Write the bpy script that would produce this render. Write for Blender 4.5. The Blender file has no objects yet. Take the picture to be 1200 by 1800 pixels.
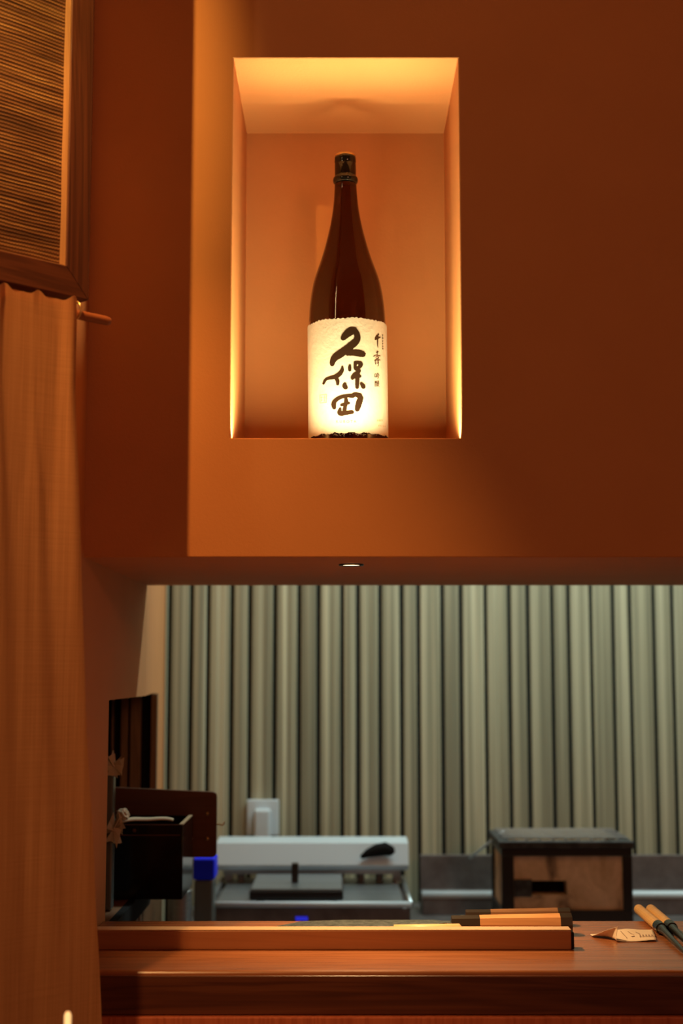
import bpy, bmesh, math, random
from mathutils import Vector, Matrix
random.seed(7)
C = bpy.context.scene.collection
SC = bpy.context.scene
R = math.radians

# ------------------------------------------------------------------ camera
F = 2500.0            # focal length in pixels of the 1200x1800 frame
TILT = 0.1117
EYE = 1.27
cd = bpy.data.cameras.new('camera'); cam = bpy.data.objects.new('camera', cd); C.objects.link(cam)
cam.location = (0, 0, EYE); cam.rotation_euler = (math.pi/2 + TILT, 0, 0)
cd.sensor_fit = 'VERTICAL'; cd.sensor_height = 36; cd.lens = F/1800*36
cd.clip_start = .05
cd.dof.use_dof = True; cd.dof.focus_distance = 1.80; cd.dof.aperture_fstop = 4.0
SC.camera = cam

# ------------------------------------------------------------------ world, lights, exposure
w = bpy.data.worlds.new('world'); SC.world = w; w.use_nodes = True
w.node_tree.nodes['Background'].inputs[0].default_value = (1.0, .30, .17, 1)
w.node_tree.nodes['Background'].inputs[1].default_value = .045
SC.view_settings.view_transform = 'Standard'; SC.view_settings.look = 'None'
SC.view_settings.exposure = 0; SC.view_settings.gamma = 1; SC.view_settings.use_curve_mapping = False

def light(kind, name, loc, energy, color, target=None, **kw):
    l = bpy.data.lights.new(name, kind); l.energy = energy; l.color = color
    for k, v in kw.items(): setattr(l, k, v)
    o = bpy.data.objects.new(name, l); C.objects.link(o); o.location = loc
    if target is not None:
        d = Vector(target) - Vector(loc); o.rotation_euler = d.to_track_quat('-Z', 'Y').to_euler()
    return o

YW = 1.79             # front face of the plaster wall
KEY = (-.503, .90, EYE + 1.19)
light('SPOT', 'ceiling_spot_light', KEY, 50, (1.0, .58, .15), (-.75, YW, EYE + .80),
      spot_size=R(75), spot_blend=.34, shadow_soft_size=.008)
light('SPOT', 'added_curtain_light', (-.61, .60, EYE + 1.2), 62, (1.0, .50, .17), (-.46, 1.45, EYE - .45),
      spot_size=R(50), spot_blend=.8, shadow_soft_size=.05)  # unseen spot, added to brighten the hanging cloth
light('SPOT', 'added_wall_wash_light', KEY, 58, (1.0, .46, .12), (-.12, YW, EYE + .09),
      spot_size=R(29), spot_blend=1.0, shadow_soft_size=.008)  # unseen second beam, added to brighten the wall below the niche
light('AREA', 'added_highlight_light', (-.72, .88, EYE + 1.04), 1.0, (1.0, .62, .28), (0, 1.9, EYE + .6),
      shape='RECTANGLE', size=.016, size_y=.40)  # unseen strip, added to draw the upright highlight on the bottle
# lamp of the dining room, off to the right
light('AREA', 'room_lamp_light', (1.35, -1.15, EYE + .80), 9.3, (1.0, .38, .19), (-.3, 1.7, EYE), size=.35)
# LED strip set into the niche floor behind its sill
NX0, NX1, NZ0, NZ1, ND = -.1416, .1530, EYE + .2956, EYE + .8004, .259
for nm, e, sp in (('niche_led_light', .20, 26), ('niche_led_spill_light', 2.4, 155)):
    led = light('AREA', nm, ((NX0+NX1)/2, YW + .022, NZ0 + .002), e, (1.0, .83, .42),
                shape='RECTANGLE', size=NX1-NX0-.004, size_y=.008, spread=R(sp))
    led.rotation_euler = (math.pi, 0, 0)
# kitchen ceiling fluorescent
light('AREA', 'kitchen_ceiling_light', (.55, 2.93, EYE + 1.10), 20, (.76, .98, .94), (.55, 3.0, 0),
      shape='RECTANGLE', size=1.15, size_y=.12)

# ------------------------------------------------------------------ pixel helpers
ct, st = math.cos(TILT), math.sin(TILT)
def ray(px, py):
    u = (px - 600)/F; v = -(py - 900)/F
    return Vector((u, ct - st*v, st + ct*v))
def atY(px, py, Y):
    r = ray(px, py); return Vector((0, 0, EYE)) + r*(Y/r.y)
def atZ(px, py, Z):
    r = ray(px, py); return Vector((0, 0, EYE)) + r*((Z-EYE)/r.z)
def atX(px, py, X):
    r = ray(px, py); return Vector((0, 0, EYE)) + r*(X/r.x)
def atP(px, py, p, n):
    r = ray(px, py); o = Vector((0, 0, EYE)); return o + r*((p-o).dot(n)/r.dot(n))
def pxw(P): return ct*P.y + st*(P.z-EYE)      # optical depth of a point

# ------------------------------------------------------------------ materials
MATS = {}
def nodes(name):
    m = bpy.data.materials.new(name); m.use_nodes = True
    MATS[name] = m
    return m, m.node_tree, m.node_tree.nodes['Principled BSDF']
def plain(name, col, rough=.5, metal=0, spec=.5, **kw):
    m, t, b = nodes(name)
    b.inputs['Base Color'].default_value = (*col, 1); b.inputs['Roughness'].default_value = rough
    b.inputs['Metallic'].default_value = metal; b.inputs['Specular IOR Level'].default_value = spec
    for k, v in kw.items(): b.inputs[k].default_value = v
    return m
def coords(t, scale, kind='Object', rot=(0, 0, 0)):
    tc = t.nodes.new('ShaderNodeTexCoord'); mp = t.nodes.new('ShaderNodeMapping')
    mp.inputs['Scale'].default_value = scale; mp.inputs['Rotation'].default_value = rot
    t.links.new(tc.outputs[kind], mp.inputs[0]); return mp.outputs[0]
def noise(t, vec, scale=1, detail=4, rough=.55, dist=0):
    n = t.nodes.new('ShaderNodeTexNoise'); n.inputs['Scale'].default_value = scale
    n.inputs['Detail'].default_value = detail; n.inputs['Roughness'].default_value = rough
    n.inputs['Distortion'].default_value = dist
    t.links.new(vec, n.inputs['Vector']); return n.outputs['Fac']
def ramp(t, fac, stops):
    r = t.nodes.new('ShaderNodeValToRGB'); e = r.color_ramp.elements
    while len(e) < len(stops): e.new(.5)
    for i, (p, c) in enumerate(stops): e[i].position = p; e[i].color = (*c, 1)
    t.links.new(fac, r.inputs[0]); return r.outputs[0]
def math_(t, op, a, b=None):
    n = t.nodes.new('ShaderNodeMath'); n.operation = op
    for i, x in enumerate((a, b)):
        if x is None: continue
        if isinstance(x, (int, float)): n.inputs[i].default_value = x
        else: t.links.new(x, n.inputs[i])
    return n.outputs[0]
def mixc(t, fac, a, b, mode='MIX'):
    n = t.nodes.new('ShaderNodeMix'); n.data_type = 'RGBA'; n.blend_type = mode
    for s, x in ((0, fac), (6, a), (7, b)):
        if isinstance(x, (int, float)): n.inputs[s].default_value = x
        elif isinstance(x, tuple): n.inputs[s].default_value = (*x, 1)
        else: t.links.new(x, n.inputs[s])
    return n.outputs[2]
def bump(t, b, h, strength, dist):
    n = t.nodes.new('ShaderNodeBump'); n.inputs['Strength'].default_value = strength
    n.inputs['Distance'].default_value = dist
    t.links.new(h, n.inputs['Height']); t.links.new(n.outputs[0], b.inputs['Normal'])

def wood(name, c0, c1, c2, axis, fine=260, rough=.4, bumpy=.15, spec=.5):
    """grain runs along axis (0 x, 1 y, 2 z) in object space"""
    m, t, b = nodes(name)
    sc = [14, 14, 14]; sc[axis] = .8
    sf = [fine]*3; sf[axis] = 4
    n1 = noise(t, coords(t, tuple(sc)), 1.6, 3, .6, 1.2)
    n2 = noise(t, coords(t, tuple(sf)), 1, 2, .6)
    wv = math_(t, 'SINE', math_(t, 'MULTIPLY', n1, 46))
    wv = math_(t, 'ADD', math_(t, 'MULTIPLY', wv, .22), .5)
    f = math_(t, 'ADD', math_(t, 'MULTIPLY', wv, .55), math_(t, 'MULTIPLY', n2, .5))
    t.links.new(ramp(t, f, [(.22, c0), (.5, c1), (.8, c2)]), b.inputs['Base Color'])
    b.inputs['Roughness'].default_value = rough; b.inputs['Specular IOR Level'].default_value = spec
    bump(t, b, f, bumpy, .001)
    return m

m, t, b = nodes('plaster')
n = noise(t, coords(t, (1, 1, 1)), 260, 4, .6); n2 = noise(t, coords(t, (1, 1, 1)), 9, 3, .5)
t.links.new(mixc(t, n2, (.56, .235, .088), (.63, .275, .108)), b.inputs['Base Color'])
b.inputs['Roughness'].default_value = .75; b.inputs['Specular IOR Level'].default_value = .2
bump(t, b, math_(t, 'ADD', n, math_(t, 'MULTIPLY', n2, 2.0)), .22, .0015)
plain('ceiling_paint', (.45, .22, .12), .8); plain('floor_paint', (.10, .06, .04), .5)
plain('dark_backing', (.006, .013, .017), .8)
plain('kitchen_wall', (.42, .36, .26), .7)
plain('black_metal', (.012, .011, .010), .35)
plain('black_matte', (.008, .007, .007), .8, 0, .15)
plain('black_gloss', (.006, .005, .004), .12, 0, .3)
plain('brass', (.80, .55, .25), .28, 1.0)
plain('gold', (.85, .55, .22), .3, 1.0)
plain('white_plastic', (.64, .74, .80), .4)
plain('grey_mark', (.30, .34, .34), .5)
plain('blue_plastic', (.008, .02, 1.0), .5, 0, .2)
plain('smoke_plastic', (.10, .11, .105), .25)
plain('pale_paper', (.62, .47, .30), .8)
plain('receipt_paper', (.80, .62, .46), .8)
plain('receipt_ink', (.34, .22, .16), .8)
plain('ink', (.020, .009, .004), .9, 0, .05)
plain('thin_ink', (.04, .018, .008), .9, 0, .05)
plain('pale_ink', (.30, .19, .06), .7)
plain('seal_ink', (.42, .22, .11), .7)
plain('tan_lining', (.45, .29, .15), .6)
plain('rubber', (.02, .02, .02), .7)
plain('knife_ferrule', (.022, .014, .009), .35)

m, t, b = nodes('steel')
n = noise(t, coords(t, (3, 60, 300)), 1, 3, .6)
t.links.new(ramp(t, n, [(.3, (.30, .33, .35)), (.7, (.42, .46, .48))]), b.inputs['Base Color'])
b.inputs['Metallic'].default_value = .9; b.inputs['Roughness'].default_value = .38
m, t, b = nodes('dark_steel')
n = noise(t, coords(t, (8, 8, 8)), 3, 4, .6)
t.links.new(ramp(t, n, [(.3, (.13, .115, .11)), (.7, (.21, .195, .19))]), b.inputs['Base Color'])
b.inputs['Metallic'].default_value = .5; b.inputs['Roughness'].default_value = .45
plain('chopstick_steel', (.055, .050, .045), .3, .8)
plain('cap_plastic', (.006, .005, .004), .06)
plain('lit_top_tone', (.62, .40, .24), .45)
m, t, b = nodes('blade_steel')
n = noise(t, coords(t, (60, 60, 60)), 2, 4, .7)
t.links.new(ramp(t, n, [(.35, (.22, .19, .15)), (.65, (.55, .50, .42))]), b.inputs['Base Color'])
b.inputs['Metallic'].default_value = .95; b.inputs['Roughness'].default_value = .3
m, t, b = nodes('film')
b.inputs['Base Color'].default_value = (.60, .50, .36, 1); b.inputs['Roughness'].default_value = .3
b.inputs['Alpha'].default_value = .55
m, t, b = nodes('clear_plastic')
b.inputs['Base Color'].default_value = (.75, .66, .52, 1); b.inputs['Roughness'].default_value = .35
b.inputs['Transmission Weight'].default_value = .45; b.inputs['IOR'].default_value = 1.2

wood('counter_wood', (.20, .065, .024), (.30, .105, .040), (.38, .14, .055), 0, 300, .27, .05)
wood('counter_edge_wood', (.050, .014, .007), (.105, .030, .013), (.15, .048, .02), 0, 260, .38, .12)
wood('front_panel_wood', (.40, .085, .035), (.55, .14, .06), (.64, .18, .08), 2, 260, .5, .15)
wood('bar_wood', (.27, .10, .042), (.30, .115, .048), (.33, .13, .055), 0, 200, .42, .03)
wood('frame_wood', (.046, .0105, .0040), (.098, .026, .0095), (.145, .041, .015), 2, 300, .55, .5)
wood('frame_rail_wood', (.046, .0105, .0040), (.098, .026, .0095), (.145, .041, .015), 0, 300, .55, .5)
wood('lit_trim_wood', (.30, .15, .065), (.37, .19, .085), (.42, .22, .10), 2, 200, .5, .1)
wood('handle_wood', (.48, .22, .085), (.60, .29, .115), (.68, .35, .15), 0, 300, .45, .06)
wood('dark_handle_wood', (.13, .055, .022), (.19, .085, .034), (.24, .11, .045), 0, 300, .45, .06)
wood('light_handle_wood', (.72, .44, .20), (.80, .52, .26), (.84, .57, .30), 0, 300, .45, .04)
wood('bamboo', (.62, .33, .10), (.72, .40, .13), (.78, .46, .17), 0, 220, .4, .05)
wood('rod_wood', (.30, .095, .035), (.38, .125, .048), (.44, .15, .06), 0, 220, .4, .08)
wood('board_wood', (.085, .030, .013), (.11, .041, .018), (.135, .05, .022), 0, 150, .4, .05)
wood('sill_wood', (.14, .06, .025), (.20, .09, .04), (.26, .12, .05), 1, 200, .45, .1)
wood('batten_wood', (.16, .085, .04), (.23, .125, .06), (.29, .16, .075), 2, 220, .5, .1)

# kitchen slats: grey-olive wood whose lanes run the height of each slat
m, t, b = nodes('slat_wood')
oi = t.nodes.new('ShaderNodeObjectInfo')
mp = t.nodes.new('ShaderNodeMapping'); tc = t.nodes.new('ShaderNodeTexCoord')
mp.inputs['Scale'].default_value = (75, 1, .55)
t.links.new(tc.outputs['Object'], mp.inputs[0])
cb = t.nodes.new('ShaderNodeCombineXYZ'); t.links.new(math_(t, 'MULTIPLY', oi.outputs['Random'], 93), cb.inputs[0])
t.links.new(cb.outputs[0], mp.inputs['Location'])
lane = noise(t, mp.outputs[0], 1, 2, .5)
fine = noise(t, coords(t, (420, 20, 3)), 1, 3, .6)
f = math_(t, 'ADD', math_(t, 'MULTIPLY', lane, .8), math_(t, 'MULTIPLY', fine, .25))
col = ramp(t, f, [(.32, (.21, .21, .145)), (.5, (.37, .36, .245)), (.68, (.62, .60, .42))])
hs = t.nodes.new('ShaderNodeHueSaturation'); t.links.new(col, hs.inputs['Color'])
t.links.new(math_(t, 'ADD', math_(t, 'MULTIPLY', oi.outputs['Random'], .35), .80), hs.inputs['Value'])
t.links.new(hs.outputs[0], b.inputs['Base Color'])
b.inputs['Roughness'].default_value = .55
bump(t, b, f, .1, .001)

# grass-cloth weave of the panel (local x along the panel, z up)
m, t, b = nodes('woven_grass')
vec = coords(t, (1, 1, 1))
sx = t.nodes.new('ShaderNodeSeparateXYZ'); t.links.new(vec, sx.inputs[0])
wob = noise(t, coords(t, (9, 1, 26)), 1, 3, .6)
row = math_(t, 'SINE', math_(t, 'ADD', math_(t, 'MULTIPLY', sx.outputs[2], 1500), math_(t, 'MULTIPLY', wob, 9)))
tick = math_(t, 'SINE', math_(t, 'ADD', math_(t, 'MULTIPLY', sx.outputs[0], 1700), math_(t, 'MULTIPLY', wob, 5)))
streak = noise(t, coords(t, (7, 1, 330)), 1, 4, .65)
blot = noise(t, coords(t, (5, 1, 22)), 1, 3, .6)
f = math_(t, 'ADD', math_(t, 'MULTIPLY', streak, 1.05), math_(t, 'MULTIPLY', math_(t, 'ADD', blot, -.5), .45))
col = ramp(t, f, [(.36, (.085, .032, .012)), (.52, (.23, .092, .034)), (.66, (.42, .21, .075)), (.80, (.72, .46, .18))])
rr = math_(t, 'ADD', math_(t, 'MULTIPLY', row, .30), .70)
tt = math_(t, 'ADD', math_(t, 'MULTIPLY', math_(t, 'MULTIPLY', tick, row), .34), .85)
k = t.nodes.new('ShaderNodeCombineXYZ')
v = math_(t, 'MULTIPLY', rr, tt)
for i in range(3): t.links.new(v, k.inputs[i])
t.links.new(mixc(t, 1.0, col, k.outputs[0], 'MULTIPLY'), b.inputs['Base Color'])
b.inputs['Roughness'].default_value = .6
bump(t, b, math_(t, 'ADD', math_(t, 'MULTIPLY', row, .5), f), .6, .0015)

# noren linen: diffuse + translucent, fine vertical threads
m, t, b = nodes('linen')
thr = noise(t, coords(t, (900, 1, 6)), 1, 2, .6); slub = noise(t, coords(t, (120, 1, 2)), 1, 3, .6)
cross = noise(t, coords(t, (10, 1, 700)), 1, 2, .5)
f = math_(t, 'ADD', math_(t, 'MULTIPLY', thr, .4), math_(t, 'ADD', math_(t, 'MULTIPLY', slub, .4), math_(t, 'MULTIPLY', cross, .2)))
col = ramp(t, f, [(.35, (.50, .23, .095)), (.5, (.62, .30, .13)), (.65, (.72, .37, .17))])
t.links.new(col, b.inputs['Base Color']); b.inputs['Roughness'].default_value = .85
b.inputs['Specular IOR Level'].default_value = .1
tr = t.nodes.new('ShaderNodeBsdfTranslucent'); t.links.new(col, tr.inputs[0])
mx = t.nodes.new('ShaderNodeMixShader'); mx.inputs[0].default_value = .3
t.links.new(b.outputs[0], mx.inputs[1]); t.links.new(tr.outputs[0], mx.inputs[2])
t.links.new(mx.outputs[0], t.nodes['Material Output'].inputs[0])
bump(t, b, f, .2, .001)

# brown bottle glass, full of liquid
m, t, b = nodes('brown_glass')
b.inputs['Base Color'].default_value = (.08, .027, .012, 1); b.inputs['Roughness'].default_value = .03
b.inputs['Transmission Weight'].default_value = 1; b.inputs['IOR'].default_value = 1.4

# washi label
m, t, b = nodes('washi')
n = noise(t, coords(t, (1, 1, 1)), 130, 5, .65); n2 = noise(t, coords(t, (1, 1, 1)), 40, 4, .6, 2)
t.links.new(mixc(t, n2, (.38, .325, .27), (.49, .44, .375)), b.inputs['Base Color'])
b.inputs['Roughness'].default_value = .85; bump(t, b, math_(t, 'ADD', n, n2), .5, .001)

# diatomite panels of the grill: tan with soot stains
m, t, b = nodes('diatomite')
n = noise(t, coords(t, (14, 14, 9)), 1, 4, .6, .6); n2 = noise(t, coords(t, (90, 90, 90)), 1, 3, .6)
col = ramp(t, n, [(.30, (.075, .045, .028)), (.45, (.66, .44, .26)), (.62, (.86, .61, .40))])
t.links.new(mixc(t, math_(t, 'MULTIPLY', n2, .35), col, (.20, .12, .07)), b.inputs['Base Color'])
b.inputs['Roughness'].default_value = .9
m, t, b = nodes('sooty_metal')
n = noise(t, coords(t, (40, 40, 40)), 1, 4, .6)
t.links.new(ramp(t, n, [(.4, (.012, .012, .012)), (.7, (.06, .062, .062))]), b.inputs['Base Color'])
b.inputs['Roughness'].default_value = .6

def emit(name, col, s):
    m, t, b = nodes(name)
    b.inputs['Base Color'].default_value = (*col, 1)
    b.inputs['Emission Color'].default_value = (*col, 1); b.inputs['Emission Strength'].default_value = s
emit('downlight_glow', (1.0, .74, .42), 4); emit('bulb_glow', (1.0, .62, .25), 1.1); emit('blue_led', (.03, .04, 1.0), .45)

# ------------------------------------------------------------------ mesh helpers
def obj(name, bm, mat, parent=None, smooth=False, bevel=0, seg=2):
    me = bpy.data.meshes.new(name)
    bmesh.ops.recalc_face_normals(bm, faces=bm.faces[:])
    bm.to_mesh(me); bm.free()
    o = bpy.data.objects.new(name, me); C.objects.link(o)
    me.materials.append(MATS[mat])
    if smooth:
        for p in me.polygons: p.use_smooth = True
    if bevel:
        md = o.modifiers.new('bevel', 'BEVEL'); md.width = bevel; md.segments = seg; md.limit_method = 'ANGLE'
        md.harden_normals = False
    if parent is not None: o.parent = parent
    return o
def thing(name, label, cat, loc=(0, 0, 0), group=None, rot=(0, 0, 0)):
    o = bpy.data.objects.new(name, None); C.objects.link(o); o.location = loc; o.rotation_euler = rot
    o.empty_display_size = .05
    return tag(o, label, cat, group)
def tag(o, label, cat, group=None):
    o['label'] = label; o['category'] = cat
    if group: o['group'] = group
    return o
def struct(o, label=None):
    o['kind'] = 'structure'
    if label: o['label'] = label
    return o
def box(bm, x0, x1, y0, y1, z0, z1):
    v = [bm.verts.new((x, y, z)) for x in (x0, x1) for y in (y0, y1) for z in (z0, z1)]
    for q in ((0, 1, 3, 2), (4, 6, 7, 5), (0, 4, 5, 1), (2, 3, 7, 6), (0, 2, 6, 4), (1, 5, 7, 3)):
        bm.faces.new([v[i] for i in q])
    return bm
def B(*a): return box(bmesh.new(), *a)
def prism(bm, foot, z0, z1):
    lo = [bm.verts.new((x, y, z0)) for x, y in foot]; hi = [bm.verts.new((x, y, z1)) for x, y in foot]
    bm.faces.new(lo[::-1]); bm.faces.new(hi)
    for i in range(len(foot)):
        j = (i+1) % len(foot); bm.faces.new((lo[i], lo[j], hi[j], hi[i]))
    return bm
def lathe(bm, prof, n=48, c=(0, 0, 0), caps=True):
    rings = []
    for r, z in prof:
        rings.append([bm.verts.new((c[0]+r*math.cos(2*math.pi*i/n), c[1]+r*math.sin(2*math.pi*i/n), c[2]+z)) for i in range(n)])
    for a, b_ in zip(rings, rings[1:]):
        for i in range(n): bm.faces.new((a[i], a[(i+1) % n], b_[(i+1) % n], b_[i]))
    if caps: bm.faces.new(rings[0][::-1]); bm.faces.new(rings[-1])
    return bm
def tube(bm, pts, rad, n=12, up=(0, 0, 1)):
    pts = [Vector(p) for p in pts]; rings = []
    for i, p in enumerate(pts):
        d = (pts[min(i+1, len(pts)-1)] - pts[max(i-1, 0)]).normalized()
        a = d.cross(Vector(up))
        if a.length < 1e-4: a = d.cross(Vector((1, 0, 0)))
        a.normalize(); e = a.cross(d).normalized()
        r = rad[i] if isinstance(rad, (list, tuple)) else rad
        ra, rb = r if isinstance(r, tuple) else (r, r)
        rings.append([bm.verts.new(p + a*ra*math.cos(2*math.pi*k/n) + e*rb*math.sin(2*math.pi*k/n)) for k in range(n)])
    for a, b_ in zip(rings, rings[1:]):
        for i in range(n): bm.faces.new((a[i], a[(i+1) % n], b_[(i+1) % n], b_[i]))
    bm.faces.new(rings[0][::-1]); bm.faces.new(rings[-1])
    return bm

# ------------------------------------------------------------------ the setting
XJ = -.325                       # left wall face / jamb
ZS = EYE + .1434                 # soffit of the pass-through
YS = YW + .589                   # kitchen side of the thick wall
ZC = EYE - .3344                 # counter top
YB = 3.35                        # slatted kitchen wall
ZCEIL = EYE + 1.25
XR = 1.7
def xleft(y): return XJ if y < YS else XJ - .0906*(y-YS)
ZSILL = EYE - .347; ZWT = EYE - .040; YO0 = 2.006; YO1 = 2.70

struct(obj('floor', B(-2.2, 2.2, -1.2, YB+.1, -.05, 0), 'floor_paint'))
struct(obj('ceiling', B(-2.2, 2.2, -1.2, YB+.1, ZCEIL, ZCEIL+.06), 'ceiling_paint'))

# thick plaster wall with the niche cut into it
bm = bmesh.new()
xs = [XJ-.4, NX0, NX1, XR+.3]; zs = [ZS, NZ0, NZ1, ZCEIL]
def quad(bm, *p): bm.faces.new([bm.verts.new(q) for q in p])
for i in range(3):
    for j in range(3):
        if (i, j) == (1, 1): continue
        quad(bm, (xs[i], YW, zs[j]), (xs[i+1], YW, zs[j]), (xs[i+1], YW, zs[j+1]), (xs[i], YW, zs[j+1]))
yn = YW + ND
quad(bm, (NX0, YW, NZ0), (NX0, yn, NZ0), (NX0, yn, NZ1), (NX0, YW, NZ1))
quad(bm, (NX1, YW, NZ0), (NX1, yn, NZ0), (NX1, yn, NZ1), (NX1, YW, NZ1))
quad(bm, (NX0, YW, NZ0), (NX1, YW, NZ0), (NX1, yn, NZ0), (NX0, yn, NZ0))
quad(bm, (NX0, YW, NZ1), (NX1, YW, NZ1), (NX1, yn, NZ1), (NX0, yn, NZ1))
quad(bm, (NX0, yn, NZ0), (NX1, yn, NZ0), (NX1, yn, NZ1), (NX0, yn, NZ1))
for i in range(3):
    quad(bm, (xs[i], YW, ZS), (xs[i+1], YW, ZS), (xs[i+1], YS, ZS), (xs[i], YS, ZS))
    quad(bm, (xs[i], YW, ZCEIL), (xs[i+1], YW, ZCEIL), (xs[i+1], YS, ZCEIL), (xs[i], YS, ZCEIL))
quad(bm, (xs[0], YS, ZS), (xs[3], YS, ZS), (xs[3], YS, ZCEIL), (xs[0], YS, ZCEIL))
for x in (xs[0], xs[3]):
    for j in range(3): quad(bm, (x, YW, zs[j]), (x, YW, zs[j+1]), (x, YS, zs[j+1]), (x, YS, zs[j]))
bmesh.ops.remove_doubles(bm, verts=bm.verts[:], dist=1e-5)
struct(obj('wall_front', bm, 'plaster', bevel=.0016, seg=2), 'terracotta plaster wall with a lit niche above the kitchen pass-through')

# left wall: return, jamb, and the skewed kitchen part with a side opening
bm = bmesh.new()
def foot(y0, y1, th=.12):
    ys = [y0] + ([YS] if y0 < YS < y1 else []) + [y1]
    return [(xleft(y), y) for y in ys] + [(xleft(y)-th, y) for y in reversed(ys)]
prism(bm, foot(1.59, YO0), 0, ZCEIL)
prism(bm, foot(YO0, YO1), ZWT, ZCEIL)
prism(bm, foot(YO0, YO1), 0, ZSILL-.022)
prism(bm, foot(YO1, YB+.02, .5), 0, ZCEIL)
wl = struct(obj('wall_left', bm, 'plaster'), 'plaster jamb with a dark side opening')
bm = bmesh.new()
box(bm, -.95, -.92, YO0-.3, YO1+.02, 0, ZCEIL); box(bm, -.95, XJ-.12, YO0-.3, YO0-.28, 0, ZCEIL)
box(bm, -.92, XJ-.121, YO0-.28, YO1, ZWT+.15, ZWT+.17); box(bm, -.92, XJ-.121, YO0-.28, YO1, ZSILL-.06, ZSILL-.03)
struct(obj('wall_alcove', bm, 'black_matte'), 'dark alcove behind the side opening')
# brown boards on the end of the alcove, seen through the opening
for a, c in ((196, 199), (212.5, 224.5), (229, 247), (265, 276)):
    p, q = atY(a, 1300, YO1-.012), atY(c, 1300, YO1-.012)
    obj('board', B(p.x, q.x, YO1-.016, YO1-.001, ZSILL-.02, ZWT-.002), 'batten_wood', wl, bevel=.001)
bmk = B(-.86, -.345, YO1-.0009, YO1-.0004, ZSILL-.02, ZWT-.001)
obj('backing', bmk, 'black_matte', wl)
o = obj('sill', prism(bmesh.new(), foot(YO0+.001, YO1-.02, .11), ZSILL-.021, ZSILL), 'sill_wood', wl)
f2 = [(xleft(y)+.012, y) for y in (YO0-.004, YS, YO1)] + [(xleft(y)+.0005, y) for y in (YO1, YS, YO0-.004)]
obj('sill_edge', prism(bmesh.new(), f2, ZSILL-.03, ZSILL+.001), 'black_matte', wl)
obj('batten_backing', prism(bmesh.new(), [(xleft(y_)+.0004, y_) for y_ in (2.01, YS, 3.33)] + [(xleft(y_)+.0001, y_) for y_ in (3.33, YS, 2.01)], .30, ZSILL-.031), 'black_matte', wl)
y = 2.02
while y < 3.3:                    # vertical battens below the side opening
    x = xleft(y+.01)
    f3 = [(xleft(y)+.0016, y), (xleft(y+.024)+.0016, y+.024), (xleft(y+.024)+.0005, y+.024), (xleft(y)+.0005, y)]
    obj('batten', prism(bmesh.new(), f3, .30, ZSILL-.031), 'batten_wood', wl)
    y += .040
# caulk bead where the jamb meets the counter
struct(obj('wall_right', B(XR, XR+.05, YS, YB+.02, 0, ZCEIL), 'kitchen_wall'))

# slatted kitchen wall
wb = struct(obj('wall_back', B(-1.0, XR+.05, YB, YB+.05, 0, ZCEIL), 'dark_backing'), 'dark backing behind vertical wooden slats')
gaps = [296, 334, 364, 406, 438, 482, 525, 559, 601, 629, 668, 706, 736, 778, 811, 855, 897, 930, 973, 1002, 1042, 1081, 1111, 1153, 1186]
wd = [38, 30, 42, 32, 44, 43, 34, 42, 28, 39]
while gaps[-1] < 1640: gaps.append(gaps[-1] + [42, 33, 43, 29, 40, 39, 30, 42, 33, 44][(len(gaps)-25) % 10])
gaps = [266] + gaps
YSL = YB - .014
SLATH = (.45, ZCEIL-.003)
for a, c in zip(gaps, gaps[1:]):
    x0, x1 = atY(a, 1250, YSL).x + .0046, atY(c, 1250, YSL).x - .0046
    if x1 > XR: break
    if a == 266: x0 = xleft(YB) + .001
    wdt = x1-x0; xm = (x0+x1)/2; h = wdt/2; bm = bmesh.new()
    prof = [(-h, 0), (-h, -.010), (-h+.002, -.013), (-h*.25, -.014), (-h*.2, -.0128), (h*.3, -.0128), (h*.36, -.014), (h-.002, -.013), (h, -.010), (h, 0)]
    if wdt < .042: prof = [(-h, 0), (-h, -.010), (-h+.002, -.013), (0, -.0145), (h-.002, -.013), (h, -.010), (h, 0)]
    prism(bm, prof, SLATH[0], SLATH[1])
    o = obj('slat', bm, 'slat_wood', wb); o.location = (xm, YB, 0)

# ------------------------------------------------------------------ counter
YCF = atZ(600, 1707, ZC).y; YCB = atZ(600, 1618, ZC).y
zf = atY(600, 1784, YCF).z
cnt = thing('bar_counter', 'reddish brown wooden bar counter running under the pass-through', 'counter', (.6, YCF+.1, 0))
def child(o, p):
    o.parent = p; o.matrix_parent_inverse = Matrix.Translation(-Vector(p.location)); return o
XC0, XC1 = XJ+.001, 1.66
bm = bmesh.new()
box(bm, XC0, XC1, YCF+.003, YCB, zf, ZC)
child(obj('counter_top', bm, 'counter_wood', bevel=.005, seg=4), cnt)
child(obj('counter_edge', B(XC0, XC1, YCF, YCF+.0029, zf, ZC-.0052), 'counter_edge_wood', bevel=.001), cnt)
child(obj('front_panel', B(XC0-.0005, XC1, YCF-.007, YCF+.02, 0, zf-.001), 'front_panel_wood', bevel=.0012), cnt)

# long wooden bar lying on the counter
YBAR = atZ(600, 1670, ZC).y
zt = atY(600, 1636, YBAR).z
yb2 = atZ(600, 1630, zt).y
x1 = atY(1004, 1650, YBAR).x
bar = thing('wooden_bar', 'long square-edged wooden bar with black end cap on the counter, in front of the knives', 'bar', (0, YBAR, ZC))
child(obj('bar_body', B(XC0+.002, x1, YBAR, yb2, ZC, zt), 'bar_wood', bevel=.0015), bar)
child(obj('lit_top_strip', B(XC0+.002, x1, YBAR+.0006, yb2-.0004, zt+.00005, zt+.0012), 'lit_top_tone', bevel=.0005), bar)  # paler strip: downlight on the bar's top put into the colour
child(obj('end_cap', B(x1, x1+.0035, YBAR+.001, yb2-.001, ZC+.0005, zt-.002), 'black_matte', bevel=.001), bar)

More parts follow.
